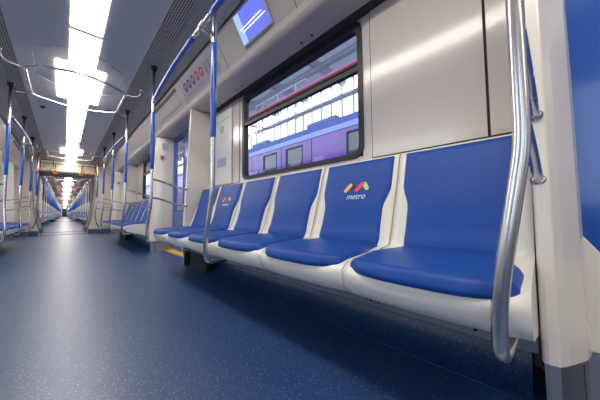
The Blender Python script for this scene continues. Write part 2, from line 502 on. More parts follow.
def cushion():
    N1, N2 = 26, 30
    us = edge_s(N1); vs = [(q + 1) / 2 for q in edge_s(N2)]
    V = []
    for v in vs:                       # 0 back .. 1 front
        for u in us:
            xf = .606 + .058 * abs(u) ** 3.4          # convex front edge with rounded corners
            xb = .985
            x = xb + (xf - xb) * v
            hw = .176 + .036 * sstep(.12, .62, v)
            yy = u * hw
            e = min(hw - abs(yy), (x - xf), (xb - x) + .02)
            d = dome(max(e, 0), .024)
            k = sstep(.72, 1, v)
            zb = .404 - .016 * k
            top = .434 - .010 * sstep(.45, .95, v) + .004 * (1 - u * u)
            V.append((x, yy, zb * (1 - d) + top * d))
    n = len(us)
    F = [(i * n + j, i * n + j + 1, (i + 1) * n + j + 1, (i + 1) * n + j) for i in range(len(vs) - 1) for j in range(n - 1)]
    # skirt: closes the pad down into the shell
    loop = [j for j in range(n)] + [i * n + n - 1 for i in range(1, len(vs))] + [(len(vs) - 1) * n + j for j in range(n - 2, -1, -1)] + [i * n for i in range(len(vs) - 2, 0, -1)]
    m0 = len(V)
    for q in loop:
        x, yy, z = V[q]; V.append((x + (.022 if x < .70 else 0), yy * .96, z - .010))
    L = len(loop)
    F += [(loop[i], loop[(i + 1) % L], m0 + (i + 1) % L, m0 + i) for i in range(L)]
    return MB().add(V, F, True)
def seam_mesh():
    P = [(x, z) for x, z in shell_profile(1, .0) if z > .42 and x < 1.17]
    P = [(x - .0012, z + .0012) for x, z in P] + [(x + .003, z - .001) for x, z in reversed(P)]
    return MB().loft([[(x, SW - .002, z) for x, z in P], [(x, SW + .0025, z) for x, z in P]])
def text_mesh(txt, size, shear=0.0, ext=.0005):
    cu = bpy.data.curves.new('t', 'FONT'); cu.body = txt; cu.size = size; cu.shear = shear; cu.align_x = 'CENTER'; cu.extrude = ext; cu.offset = .0
    o = bpy.data.objects.new('t', cu); COL.objects.link(o)
    dg = bpy.context.evaluated_depsgraph_get(); me = bpy.data.meshes.new_from_object(o.evaluated_get(dg))
    vs = [tuple(v.co) for v in me.vertices]; fs = [list(p.vertices) for p in me.polygons]
    bpy.data.objects.remove(o); bpy.data.curves.remove(cu); bpy.data.meshes.remove(me)
    return vs, fs
def logo(parent):
    """ribbon M and the word below, lying on the back pad"""
    zc = .694
    sl = math.atan2(xback(.74) - xback(.66), .08)
    def on(a, h, off=.0):             # a: to the viewer's right (-y), h up the back
        z = zc + h * math.cos(sl)
        return (xback(z) - .0222 - off, -a - .028, z)
    b = MB()
    def stroke(m, a0, h0, a1, h1, w, off):
        b.use(m)
        d = Vector((a1 - a0, h1 - h0)).normalized(); pts = []
        nrm = Vector((-d.y, d.x)) * w / 2
        for k in range(7):
            t = PI / 2 + PI * k / 6
            q = Vector((a0, h0)) + (d * math.cos(t) + Vector((-d.y, d.x)) * math.sin(t)) * w / 2; pts.append(q)
        for k in range(7):
            t = -PI / 2 + PI * k / 6
            q = Vector((a1, h1)) + (d * math.cos(t) + Vector((-d.y, d.x)) * math.sin(t)) * w / 2; pts.append(q)
        b.add([on(q.x * .92 - .004, q.y * .72 - .006, off) for q in pts], [list(range(len(pts)))])
    w = .026
    stroke('lgp', -.030, .030, .004, -.010, w, .0004)
    stroke('lgo', -.066, -.012, -.040, .030, w, .0008)
    stroke('lgg', .048, .034, .066, -.004, w, .0004)
    stroke('lgr', .004, -.012, .036, .032, w, .0008)
    b.build('logo', None, parent, shift=(XS, 0, 0))
    vs, fs = text_mesh('metro', .043, .25)
    MB().add([on(x, yy - .062, zz * .5 + .001) for x, yy, zz in vs], fs).build('logo_text', 'white', parent, shift=(XS, 0, 0))
def make_seat(with_logo):
    r = empty('metro_seat'); r['category'] = 'seat'
    shell_mesh().build('seat_shell', 'shell', r, shift=(XS, 0, 0))
    back_pad().build('backrest_pad', 'bluevinyl', r, shift=(XS, 0, 0))
    cushion().build('seat_cushion', 'bluevinyl', r, shift=(XS, 0, 0))
    seam_mesh().build('seam_strip', 'brass', r, shift=(XS, 0, 0))
    if with_logo: logo(r)
    return r
seatA = make_seat(False); seatB = make_seat(True)
def joined_seat():
    b = MB()
    for q, m in ((shell_mesh(), 'shell'), (back_pad(), 'bluevinyl'), (cushion(), 'bluevinyl')):
        b.use(m); b.add(q.v, q.f, True)
    return b.build('metro_seat', None, shift=(XS, 0, 0))
seatF = joined_seat(); seatF['category'] = 'seat'
ordn = ['first', 'second', 'third', 'fourth', 'fifth', 'sixth']
near_labels = [
 'plain blue padded seat nearest the camera, behind the thick steel pole',
 'blue seat with the large coloured logo and metro lettering, nearest logo seat',
 'plain blue seat just beyond the large logo seat, under the near half of the window',
 'plain blue seat under the far half of the window, next to the small logo seat',
 'blue seat with the smaller distant logo, below the route poster',
 'last plain blue seat of the near bench, against the cream door partition']
for ri, (y0, y1) in enumerate(rows):
    n = 6 if y1 - y0 > 2 else 3
    st = (y1 + y0) / 2 - n * SP / 2 - (.025 if ri == 0 else 0)
    for side in (1, -1):
        if ri == 0 and side < 0: continue
        for k in range(n):
            yy = st + SP * (k + .5)
            if ri < 2:
                pr = seatB if k in (1, 4) and n == 6 else seatA
                if ri == 0:
                    c = place(pr, XS, yy + (.007 if k == 0 else 0), side, near_labels[k])
                    c.scale.y = .965 if k == 0 else 1.0
                elif ri == 1:
                    lg = 'logo seat, ' if k in (1, 4) else 'plain seat, '
                    where = 'bench past the first blue door' if side > 0 else 'left side bench'
                    place(pr, XS, yy, side, lg + ordn[k] + ' from the near end of the ' + where)
            else:
                place(seatF, XS, yy, side, 'tiny blue and cream seat in the cars beyond the gangway', 'seats beyond the gangway')
# bench beam under each row
def make_beam(L):
    r = empty('seat_beam'); r['category'] = 'metal beam'
    MB().box(1.0, 1.135, -L / 2 + .03, L / 2 - .03, .15, .203).build('beam', 'dsteel', r, shift=(1.1, 0, 0))
    n = int(L / .35)
    for i in range(n):
        for dy in ((0, .035) if i % 2 else (0,)):
            yy = -L / 2 + .18 + i * .35 + dy
            if L > 2: MB().cyl((.996, yy, .172), (1.001, yy, .172), .0055, 10).build('bolt', 'black', r, shift=(1.1, 0, 0))
    return r
beamL = make_beam(2.8); beamS = make_beam(1.4)
for ri, (y0, y1) in enumerate(rows):
    for side in (1, -1):
        if ri == 0 and side < 0: continue
        L = y1 - y0
        lab = {(0, 1): 'dark grey steel beam with bolts under the nearest bench', (1, 1): 'steel beam under the bench past the first blue door', (1, -1): 'steel beam under the left side bench'}.get((ri, side))
        place(beamL if L > 2 else beamS, 1.1, (y0 + y1) / 2, side, lab or 'steel beam below seats in the cars beyond the gangway', None if lab else 'beams beyond the gangway')
# dark equipment box under the far end of each long bench
bxp = MB().box(.985, 1.10, -.2, .2, .0, .148).build('underseat_box', 'dark', bevel=.006, shift=(1.1, 0, 0)); bxp['category'] = 'box'
for ri, (y0, y1) in enumerate(rows[:2]):
    for side in ((1,) if ri == 0 else (1, -1)):
        place(bxp, 1.1, y1 - .30, side, {(0, 1): 'dark box on the floor under the far end of the nearest bench', (1, 1): 'dark box under the bench past the first blue door', (1, -1): 'dark box under the left side bench'}[(ri, side)])

# ------------------------------------------------------------------ door partitions
def make_partition(flip):
    """flip=+1: door side towards -y (near end of a row); -1: door side towards +y"""
    r = empty('door_partition'); r['category'] = 'partition'
    def plan(x0, e=0):
        P = [(1.25, .022 + e), (x0 + .012, .022 + e), (x0 + .003, .018), (x0, .008), (x0 + .003, -.012), (x0 + .03, -.030 - e), (x0 + .10, -.066 - e), (x0 + .14, -.0745 - e), (1.18, -.078 - e), (1.25, -.080 - e)]
        return [(x, yy * flip) for x, yy in P]
    lv = [(.16, .925), (.5, .935), (.9, .955), (1.3, .975), (1.762, .995)]
    MB().loft([[(x, yy, z) for x, yy in plan(x0)] for z, x0 in lv]).build('panel', 'cream', r, shift=(1.1, 0, 0), bevel=.004)
    pl = [(x, yy) for x, yy in plan(.945, -.006)]
    MB().prism_z(pl, .0, .162).build('foot_plate', 'plate', r, shift=(1.1, 0, 0))
    MB().box(.99, .995, (-.0565 if flip > 0 else .0545), (-.0545 if flip > 0 else .0565), .0, .16).build('joint_line', 'dark', r, shift=(1.1, 0, 0))
    return r
ppN = make_partition(1); ppF = make_partition(-1)
place_n = 0
plabel = {
 (0.0, 1): 'glossy cream partition post at the near end of the bench, right of the thick steel pole',
 (2.8, 1): 'cream partition between the near bench and the blue door',
 (4.2, 1): 'cream partition beyond the blue door carrying a small intercom',
 (7.0, 1): 'cream partition at the far end of the bench past the first blue door',
 (8.4, 1): 'cream partition before the short bench right of the gangway, with an intercom',
 (7.0, -1): 'cream partition at the far end of the left side bench',
 (8.4, -1): 'cream partition with green signs before the short bench left of the gangway',
 (4.2, -1): 'cream partition at the near end of the left side bench'}
for ri, (y0, y1) in enumerate(rows):
    for side in (1, -1):
        for yy, pr0, off in ((y0, 1, .01), (y1, -1, -.01)):
            if ri == 0 and side < 0: continue
            if any(abs(g[0] - yy) < .01 or abs(g[1] - yy) < .01 for g in gang) or yy == rows[-1][1]: continue
            pr = ppN if pr0 * side > 0 else ppF
            key = (yy, side)
            lab = plabel.get(key)
            place(pr, 1.1, yy + off * (0 if (ri == 0 and pr0 > 0) else 1), side, lab or 'narrow cream door partition in the cars beyond the gangway', None if lab else 'partitions beyond the gangway')

for side in (1, -1):
    place(ppN if side > 0 else ppF, 1.1, 8.41, side, 'cream partition before the gangway on the right, with an intercom' if side > 0 else 'cream partition with green signs before the gangway on the left')
# ------------------------------------------------------------------ grab poles
PXX = .62
def pole_paths():
    up = [(PXX, 0, 2.07), (PXX, 0, 1.6), (PXX, 0, .80)]
    low = smooth_path([(PXX, 0, .80), (PXX, 0, .70), (PXX - .004, .012, .62), (PXX - .014, .030, .50), (PXX - .020, .044, .40), (PXX - .018, .047, .335), (PXX - .010, .047, .286), (PXX + .05, .045, .280), (PXX + .10, .043, .284), (PXX + .16, .042, .292)], 3)
    return up[:2] + low
PR = .0138
def make_pole(bars):
    r = empty('grab_pole'); r['category'] = 'pole'
    MB().tube(pole_paths(), PR, 20).build('tube', 'steel', r, shift=(PXX, 0, 0))
    MB().tube([(PXX, 0, 1.02), (PXX, 0, 1.025), (PXX, 0, 1.6), (PXX, 0, 1.605)], [PR + .0005, PR + .0032, PR + .0032, PR + .0005], 20).build('blue_sleeve', 'sleeve', r, shift=(PXX, 0, 0))
    MB().tube([(PXX, 0, 2.045), (PXX, 0, 2.06), (PXX, 0, 2.10)], [.020, .028, .028], 20).build('ceiling_socket', 'dark', r, shift=(PXX, 0, 0))
    if bars:
        for z in (.84, .655):
            p = smooth_path([(PXX, -.004, z + .080), (PXX + .10, -.008, z + .060), (PXX + .22, -.014, z + .012), (.958, -.016, z)], 2)
            o = MB().tube(p, .0105, 14).build('side_bar', 'steel', r, shift=(PXX, 0, 0))
            MB().tube([(.938, -.016, z + .001), (.948, -.016, z), (.958, -.016, z)], [.0115, .017, .019], 18).build('flange', 'steel', o, shift=(PXX, 0, 0))
    return r
poleE = make_pole(True); poleM = make_pole(False)
def joined_pole():
    b = MB(); b.use('steel').tube([pole_paths()[i] for i in (0, 1, 2, 12, 24, -12, -1)], PR, 8)
    b.use('sleeve').tube([(PXX, 0, 1.02), (PXX, 0, 1.6)], PR + .004, 8)
    b.use('steel').tube([(PXX, 0, .91), (.95, 0, .84)], .0105, 6).tube([(PXX, 0, .73), (.95, 0, .655)], .0105, 6)
    return b.build('grab_pole', None, shift=(PXX, 0, 0))
poleF = joined_pole(); poleF['category'] = 'pole'
pole_lab = {
 (0, 0, 1): 'thick shiny steel pole nearest the camera, joined to the cream post by two bars',
 (0, 1, 1): 'blue sleeved pole in front of the near bench, left of the window',
 (0, 2, 1): 'blue sleeved pole with two side bars just before the first blue door',
 (1, 0, 1): 'blue sleeved pole with side bars just past the first blue door',
 (1, 1, 1): 'blue sleeved pole in the middle of the bench past the first blue door',
 (1, 2, 1): 'blue sleeved pole at the far end of the bench past the first blue door',
 (1, 0, -1): 'blue sleeved pole at the left edge of the view, nearest on the left side',
 (1, 1, -1): 'second blue sleeved pole on the left side, by the middle of its bench',
 (1, 2, -1): 'third blue sleeved pole on the left side, at the far end of its bench'}
for ri, (y0, y1) in enumerate(rows):
    for side in (1, -1):
        if ri == 0 and side < 0: continue
        for k, yy in enumerate((y0 + .024, (y0 + y1) / 2 - .035, y1 - .035)):
            if k == 1 and y1 - y0 < 2: continue
            if ri >= 2: yy += (.05, 0, -.05)[k]
            if yy > YEND - .2: continue
            lab = pole_lab.get((ri, k, side))
            if lab: place(poleM if k == 1 else poleE, PXX, yy, side, lab)
            else: place(poleF, PXX, yy, side, 'thin blue sleeved pole in the cars beyond the gangway', 'poles beyond the gangway')

# bowed poles that sweep out to the floor beside the gangway
def make_bowed():
    r = empty('bowed_grab_pole'); r['category'] = 'pole'
    low = smooth_path([(PXX, 0, 1.0), (PXX, 0, .80), (PXX - .03, .05, .55), (PXX + .02, .15, .30), (PXX + .20, .35, .0)], 3)
    MB().tube([(PXX, 0, 2.07), (PXX, 0, 1.6)] + low, PR, 14).build('tube', 'steel', r, shift=(PXX, 0, 0))
    MB().tube([(PXX, 0, 1.02), (PXX, 0, 1.6)], PR + .0032, 14).build('blue_sleeve', 'sleeve', r, shift=(PXX, 0, 0))
    for z in (.84, .655):
        MB().tube(smooth_path([(PXX, 0, z + .07), (PXX + .15, -.0, z + .04), (.955, -.02, z)], 2), .0105, 10).build('side_bar', 'steel', r, shift=(PXX, 0, 0))
    return r
bwp = make_bowed(); bwl = make_bowed()
place(bwp, PXX, 8.43, 1, 'steel pole bowing out to the floor, right of the gangway opening')
for ch in bwl.children:      # mirrored shape for the left wall
    for v in ch.data.vertices: v.co.y = -v.co.y
    bm_ = bmesh.new(); bm_.from_mesh(ch.data); bmesh.ops.recalc_face_normals(bm_, faces=bm_.faces); bm_.to_mesh(ch.data); bm_.free()
place(bwl, PXX, 8.43, -1, 'steel pole bowing out to the floor, left of the gangway opening')
# overhead rails along the rows
def make_rail(L, detail=True):
    h = L / 2 - .035
    bow = .062 if L > 2 else .03
    def pt(t, zo=0): return (PXX - bow * (1 - abs(t) ** 2.2) , t * h, 1.715 - .02 * (1 - t * t))
    P = [pt(-1 + 2 * i / 32) for i in range(33)]
    if detail:
        r = empty('overhead_rail'); r['category'] = 'handrail'
        MB().tube(P, PR - .001, 16).build('tube', 'steel', r, shift=(PXX, 0, 0))
        segs = ((-.94, -.09), (.09, .94)) if L > 2 else ((-.9, .9),)
        for a, c in segs:
            MB().tube([pt(a + (c - a) * i / 20) for i in range(21)], PR + .0028, 16).build('blue_sleeve', 'sleeve', r, shift=(PXX, 0, 0))
        if L > 2:
            c0 = pt(0)
            MB().tube(smooth_path([c0, (c0[0] + .02, .0, c0[2] - .028), (PXX, -.02, 1.66)], 2), .011, 12).tube([(PXX, -.02, 1.63), (PXX, -.02, 1.69)], PR + .004, 16).tube([pt(-.03), pt(.03)], PR + .004, 14).build('bracket', 'steel', r, shift=(PXX, 0, 0))
        return r
    b = MB(); b.use('steel').tube(P[::4], PR - .001, 6); b.use('sleeve').tube([pt(-.92 + 1.84 * i / 8) for i in range(9)], PR + .003, 8)
    return b.build('overhead_rail', None, shift=(PXX, 0, 0))
railL = make_rail(2.8); railS = None; railFL = make_rail(2.8, False); railFS = make_rail(1.4, False)
railFL['category'] = railFS['category'] = 'handrail'
rl = {(0, 1): 'long blue overhead handrail above the nearest bench', (1, 1): 'blue overhead handrail above the bench past the first blue door', (1, -1): 'blue overhead handrail on the left side of the aisle'}
for ri, (y0, y1) in enumerate(rows):
    for side in (1, -1):
        if ri == 0 and side < 0: continue
        lab = rl.get((ri, side)); L = y1 - y0
        pr = (railL if L > 2 else railS) if lab else (railFL if L > 2 else railFS)
        place(pr, PXX, (y0 + y1) / 2, side, lab or 'blue overhead handrail in the cars beyond the gangway', None if lab else 'overhead rails beyond the gangway')

# ceiling grab rings above the door areas
def make_ring():
    r = empty('ceiling_grab_ring'); r['category'] = 'grab rail'
    z = 2.0
    P = smooth_closed([(-.33, -.40, z), (-.31, -.46, z), (-.06, -.58, z), (.06, -.58, z), (.31, -.46, z), (.40, -.36, z), (.40, -.30, z), (.40, .30, z), (.40, .36, z), (.31, .44, z), (.06, .56, z), (-.06, .56, z), (-.31, .44, z), (-.40, .36, z), (-.40, .30, z), (-.40, -.30, z), (-.40, -.36, z)], 2)
    MB().tube(P, .0135, 12, closed=True).build('ring', 'steel', r, shift=(0, 0, 2.0))
    for sx in (-1, 1):
        for sy in (-1, 1):
            p = smooth_path([(sx * .395, sy * .34, z), (sx * .47, sy * .37, z - .005), (sx * .53, sy * .40, z), (sx * .555, sy * .42, z + .085)], 3)
            MB().tube(p, .0105, 10).tube([(sx * .555, sy * .42, z + .07), (sx * .555, sy * .42, z + .10)], .022, 14).build('stay', 'steel', r, shift=(0, 0, 2.0))
    return r
rp = make_ring(); firstr = True
for i, (y0, y1) in enumerate(doors):
    c = rp if firstr else copy_tree(rp); firstr = False
    c.location = (CX + .015, (y0 + y1) / 2 + .32, 2.0)
    if i == 0: c['label'] = 'steel octagonal grab ring under the nearest cross shaped ceiling light'
    elif i == 1: c['label'] = 'second octagonal grab ring, under the ceiling light before the gangway'
    else: tag(c, 'tiny octagonal grab ring in the cars beyond the gangway', None, 'grab rings beyond the gangway')

# orange hand straps hung from cross rails at the gangways
def make_strap():
    r = empty('hand_strap'); r['category'] = 'hand strap'
    MB().box(-.008, .008, -.003, .003, -.20, .012).build('strap', 'dark', r)
    MB().tube(smooth_closed([(-.040, 0, -.265), (.040, 0, -.265), (.028, 0, -.19), (-.028, 0, -.19)], 2), .016, 10, closed=True).build('handle', 'orange', r)
    return r
sp = make_strap(); fs = True
for gi, yy in enumerate([9.0, 9.5, 12.0, 14.4, 16.2, 20.3, 24.5, 27.0]):
    cr = MB().tube([(-.56, 0, 0), (.56, 0, 0)], .011, 10).tube([(-.56, 0, 0), (-.56, 0, .08)], .011, 10).tube([(.56, 0, 0), (.56, 0, .08)], .011, 10).build('cross_rail', 'steel', loc=(CX, yy, 1.99))
    tag(cr, ['steel rail across the ceiling before the gangway', 'steel rail across the ceiling at the gangway lintel'][gi] if gi < 2 else 'steel cross rail in the cars beyond the gangway', 'handrail', None if gi < 2 else 'cross rails beyond the gangway')
    xs = (-.56 + .02, -.31, .27, .53) if gi % 2 == 0 else (-.28, .26)
    for j, x in enumerate(xs):
        c = sp if fs else copy_tree(sp); fs = False
        c.location = (CX + x, yy, 1.99 - .012)
        if gi == 0: c['label'] = ['orange hand strap leftmost of the front four, by the left poles', 'orange hand strap second from the left of the front four', 'orange hand strap third from the left of the front four', 'orange hand strap rightmost of the front four, by the right poles'][j]
        elif gi == 1: c['label'] = ['orange hand strap left of centre at the gangway lintel', 'orange hand strap right of centre at the gangway lintel'][j]
        else: tag(c, 'tiny orange hand strap in the cars beyond the gangway', None, 'hand straps beyond the gangway')

# ------------------------------------------------------------------ gangways
def portal(y0, t, parent, nm):
    b = MB(); CX = .02
    MB().box(CX - .46, CX + .46, y0 + .01, y0 + .05, .0, .008).build('floor_joint', 'dark', parent)
    def side(s):
        inner = [(.46, 0), (.475, .05), (.51, .20), (.575, .50), (.625, .80), (.64, 1.2), (.64, 1.78)]
        P = [(CX + s * x, z) for x, z in inner] + [(1.24 if s > 0 else -1.10, 1.78), (1.24 if s > 0 else -1.10, 0)]
        b.prism_y(P, y0, y0 + t)
    side(1); side(-1)
    b.box(-1.10, 1.24, y0, y0 + t, 1.78, 2.12)
    b.build('portal_wall', 'cream', parent)
    for s in (-1, 1):
        MB().tube(smooth_path([(CX + s * x, y0 - .012, z) for x, z in ((.455, .0), (.50, .20), (.565, .50), (.615, .80), (.63, 1.2), (.63, 1.77))], 2), .014, 10).build('edge_trim', 'steel', parent)
        x0, x1 = sorted((CX + s * .50, CX + s * 1.1))
        MB().box(x0, x1, y0 - .012, y0, 0, .13).build('skirting', 'floor', parent)
    MB().box(CX - .5, CX + .5, y0 - .02, y0 - .001, 1.80, 1.83).build('lintel_highlight', 'white', parent)  # white strip paints the light reflected along the lintel
for gi, (a, c) in enumerate(gang):
    r = empty('gangway', (0, 0, 0)); tag(r, 'cream gangway surround with flared sides at the end of this car' if gi == 0 else 'cream gangway surround between the cars further along', 'gangway', None if gi == 0 else 'gangways further along')
    portal(a, .06, r, 'near'); portal(c - .06, .06, r, 'far')
    b = MB()
    n = 12
    for s in (-1, 1):
        rings = []
        for i in range(n * 2 + 1):
            yy = a + .06 + (c - a - .12) * i / (2 * n); o = .03 if i % 2 else 0
            xi = CX + s * (.64 + o); xo = CX + s * (.72 + o)
            rings.append([(xi, yy, 0), (xo, yy, 0), (xo, yy, 2.0), (xi, yy, 2.0)])
        b.loft(rings)
    b.box(CX - .72, CX + .72, a + .06, c - .06, 1.93, 2.0)
    b.build('bellows', 'bellows', r)
# end wall with dark door
e = MB().box(mx(1.25), 1.25, YEND, YEND + .05, 0, 2.2).build('wall_front', 'cream'); struct(e)
r = empty('door_%d' % (dn + 1), (CX, YEND, 0)); struct(r)
MB().box(-.42, .42, -.03, -.002, .01, 1.95).build('door_leaf', 'black', r)
MB().box(-.3, .3, -.035, -.031, .9, 1.7).build('pane', 'trainglass', r)

# ------------------------------------------------------------------ right wall panels, poster, cover fittings
def wall_panel(y0, y1, z0, z1, label, side=1):
    r = empty('wall_panel', (WX, (y0 + y1) / 2, z0)); tag(r, label, 'wall panel')
    h = (y1 - y0) / 2
    MB().box(-.0016, 0.0, -h - .0045, h + .0045, -.005, z1 - z0 + .005).build('joint', 'dark', r)
    MB().box(-.006, -.0016, -h + .001, h - .001, .001, z1 - z0 - .001).build('panel', 'wall', r, bevel=.001)
    for sy in (-1, 1):
        for zz in (.02, z1 - z0 - .02):
            MB().cyl((-.0085, sy * (h - .035), zz), (-.006, sy * (h - .035), zz), .0065, 12).build('screw', 'plate', r)
    return r
wall_panel(.150, .672, .878, 1.752, 'large smooth grey beige wall panel right of the window')
wall_panel(.045, .142, .878, 1.752, 'narrow beige wall panel strip between the large panel and the steel pole')
wall_panel(2.135, 2.72, .878, 1.752, 'grey beige wall panel left of the window, behind the route poster')
for yc in (5.6,):
    wall_panel(yc - 1.25, yc - .73, .878, 1.752, 'wall panel right of the second window, past the first blue door')
    wall_panel(yc + .73, yc + 1.25, .878, 1.752, 'wall panel left of the second window, past the first blue door')
po = empty('route_poster', (WX - .0095, 2.465, 1.3)); tag(po, 'pale framed route poster on the wall left of the window', 'poster')
MB().box(-.006, .0, -.2, .2, -.42, .41).build('frame', 'cover', po, bevel=.002)
MB().box(-.0075, -.006, -.185, .185, -.405, .395).build('sheet', 'poster', po)
b = MB()
def ln(y0, z0, y1, z1, w=.004):
    d = Vector((y1 - y0, z1 - z0)).normalized(); n = Vector((-d.y, d.x)) * w / 2
    b.add([(-.0082, y0 + n.x, z0 + n.y), (-.0082, y1 + n.x, z1 + n.y), (-.0082, y1 - n.x, z1 - n.y), (-.0082, y0 - n.x, z0 - n.y)], [(0, 1, 2, 3)])
b.use('posterline')
ln(.10, .0, .03, .12); ln(.03, .12, -.03, .05); ln(-.03, .05, -.12, .17); ln(.1, .0, .14, -.06); ln(-.15, .3, .15, .3, .006)
ln(-.05, -.02, -.12, -.09); 
b.use('posterblue'); b.add([(-.0082, .02 + .045 * math.cos(t), .20 + .045 * math.sin(t)) for t in [k * PI / 8 for k in range(16)]], [list(range(16))])
b.add([(-.0082, .13, -.12), (-.0082, -.08, -.12), (-.0082, -.08, -.22), (-.0082, .13, -.22)], [(0, 1, 2, 3)])
b.build('printed_map', None, po)

# slanted-cover local frame: position s along slope (0 top .. 1 corner), normal pointing into the car
CV0 = Vector((.868, 0, 2.040)); CV1 = Vector((.990, 0, 1.835)); CVD = (CV1 - CV0).normalized(); CVN = Vector((CVD.z, 0, -CVD.x)).normalized()
if CVN.x > 0: CVN = -CVN
CVA = math.atan2(CVD.x, -CVD.z)
CVL = (CV1 - CV0).length
def cover_empty(name, s, y, side=1):
    """x: down the slope, y: along the car (+y), z: out of the cover"""
    p = CV0 + CVD * (s * CVL) + CVN * .0005
    X = CVD.copy(); Z = CVN.copy(); Y = Z.cross(X)
    m = Matrix((X, Y, Z)).transposed().to_4x4()
    o = bpy.data.objects.new(name, None); COL.objects.link(o); o.empty_display_size = .05
    m.translation = Vector((p.x, y, p.z))
    if side < 0:
        m = Matrix.Translation((2 * CX, 2 * y, 0)) @ Matrix.Rotation(PI, 4, 'Z') @ m
    o.matrix_world = m
    return o, (1 if Y.y > 0 else -1)
def make_tv(yc, side, label):
    o, sg = cover_empty('information_screen', .45, yc, side); tag(o, label, 'screen')
    w = .165; a0, a1 = -.098, .092
    MB().box(a0 - .007, a1 + .016, -w - .014, w + .014, 0, .016).build('housing', 'cover', o, bevel=.006)
    MB().box(a0, a1, -w, w, .016, .0175).build('display', 'screen', o)
    MB().box(a0, a1, sg * .10 if sg > 0 else -w, w if sg > 0 else -.10, .0175, .0180).build('pale_band', 'screen2', o)
    b = MB()
    for a, l0, l1 in ((.0, -.14, .12), (.022, -.12, .15)):
        yy = l0
        while yy < l1:
            L = .01 + random.random() * .022
            b.box(a - .004, a + .004, yy, min(yy + L, l1), .0180, .0186); yy += L + .006
    b.build('caption', 'screentext', o)
make_tv(1.405, 1, 'lit blue information screen on the slanted cover above the near bench')

# pictogram sign strip
o, sg = cover_empty('pictogram_sign', .47, 2.38); tag(o, 'lilac strip of round warning pictograms on the slanted cover', 'sign')
MB().box(-.10, .10, -.40, .40, 0, .0015).build('film', 'sign', o)
b = MB()
def disc(cy, cx_, r0, m, z):
    b.use(m).add([(cx_ + r0 * math.cos(k * PI / 10), cy + r0 * math.sin(k * PI / 10), z) for k in range(20)], [list(range(20))])
for i in range(5):
    cy = sg * (.335 - .105 * i); m = 'ink' if i < 3 else 'red'
    disc(cy, -.015, .044, m, .0018); disc(cy, -.015, .025, 'sign', .0021)
    b.use(m).box(-.024, .014, cy - .006, cy + .006, .0021, .0024).box(-.012, -.002, cy - .015, cy + .015, .0021, .0024)
for i in range(3):
    cy = sg * (-.185 - .075 * i)
    b.use('ink').box(-.05, .045, cy - .028, cy + .028, .0016, .0019); b.use('sign').box(-.044, .039, cy - .023, cy + .023, .0019, .0022)
    b.use('ink').box(-.02, .03, cy - .008, cy + .006, .0022, .0025).box(-.036, -.026, cy - .008, cy + .004, .0022, .0025)
for i in range(8):
    cy = sg * (.335 - .09 * i); b.use('ink').box(.062, .066, cy - .022, cy + .022, .0018, .002)
b.build('pictograms', None, o)
o2, sg = cover_empty('pictogram_sign', .5, .45); tag(o2, 'plain lilac sign strip on the slanted cover above the nearest seat', 'sign')
MB().box(-.085, .085, -.25, .25, 0, .0015).build('film', 'sign', o2)

# door-top service flap with dark slot, per door
def flap(yc, side, label, group=None):
    o, sg = cover_empty('service_flap', .5, yc, side); tag(o, label, 'access flap', group)
    MB().box(-.105, -.07, -.50, .50, 0, .002).build('slot', 'black', o)
    MB().box(-.055, .075, -.46, .46, 0, .004).build('lid', 'cover', o, bevel=.002)
    MB().box(.055, .060, -.42, .42, .004, .007).box(-.045, -.041, -.42, .42, .004, .006).build('ridge', 'plate', o)
flap(3.45, 1, 'grey service flap with a dark slot above the first blue door')
flap(7.7, 1, 'grey service flap above the second blue door on the right')
flap(7.7, -1, 'grey service flap above the door on the left side')
# vertical cover joints and small screws under soffit
b = MB()
for yy in (0.02, 2.82, 1.02, 1.88, 4.22, 7.0):
    b.prism_y([(.8665, 2.0395), (.9885, 1.8345), (.991, 1.836), (.869, 2.041)], yy - .002, yy + .002)
o = b.build('trim_7', 'dark'); struct(o)
b = MB()
for yy in (1.05, 1.15, 1.95, 2.05, 2.4, .3): b.cyl((1.16, yy, ZS), (1.16, yy, ZS - .003), .009, 12)
b.prism_y([(1.20, ZS + .002), (1.25, ZS + .002), (1.25, ZS - .022), (1.235, ZS - .022)], .03, 2.78)
struct(b.build('trim_8', 'dark'))
b = MB(); b.prism_y([(1.247, .873), (1.262, .873), (1.262, .846), (1.247, .846)], .04, 2.76); b.prism_y([(1.19, .845), (1.25, .845), (1.25, .851), (1.19, .851)], .04, 2.76)
struct(b.build('trim_9', 'wall'))

# intercom boxes on partitions
def intercom(y, side, label):
    x = 1.065
    o = empty('intercom', (x if side > 0 else mx(x), y, 1.44)); tag(o, label, 'intercom')
    MB().box(-.032, .032, -.012, 0, -.035, .035).build('plate', 'plate', o, bevel=.004)
    MB().box(-.014, .014, -.016, -.012, -.02, .008).build('button', 'red', o, bevel=.002)
    MB().cyl((0, -.015, .022), (0, -.012, .022), .006, 10).build('speaker', 'dark', o)
    return o
intercom(4.2 + .01 - .072, 1, 'small metal intercom plate on the cream partition beyond the blue door')
intercom(8.41 - .072, 1, 'small intercom plate on the partition right of the gangway')
g = empty('exit_sign', (-.925, 8.335, 1.62)); tag(g, 'small green lit sign on the cream partition at the left', 'sign')
MB().box(-.045, .045, -.006, 0, -.028, .028).build('sign_plate', 'green', g)
MB().box(-.03, -.006, -.008, -.006, -.012, .012).box(.006, .03, -.008, -.006, -.004, .004).build('symbol', 'white', g)
g = empty('exit_sign', (-.918, 8.335, 1.43)); tag(g, 'pale green sticker below the green lit sign at the left', 'sign')
MB().box(-.03, .03, -.004, 0, -.03, .03).build('sticker_plate', 'poster', g)
MB().box(-.018, .018, -.0055, -.004, -.018, .018).build('symbol', 'green', g)
# notices on the door-side of partitions
g = empty('notice', (1.11, 4.2 + .01 - .0745, 1.62)); tag(g, 'small pale notice above the intercom beyond the blue door', 'notice')
MB().box(-.05, .05, -.003, 0, -.05, .05).build('sheet', 'poster', g)

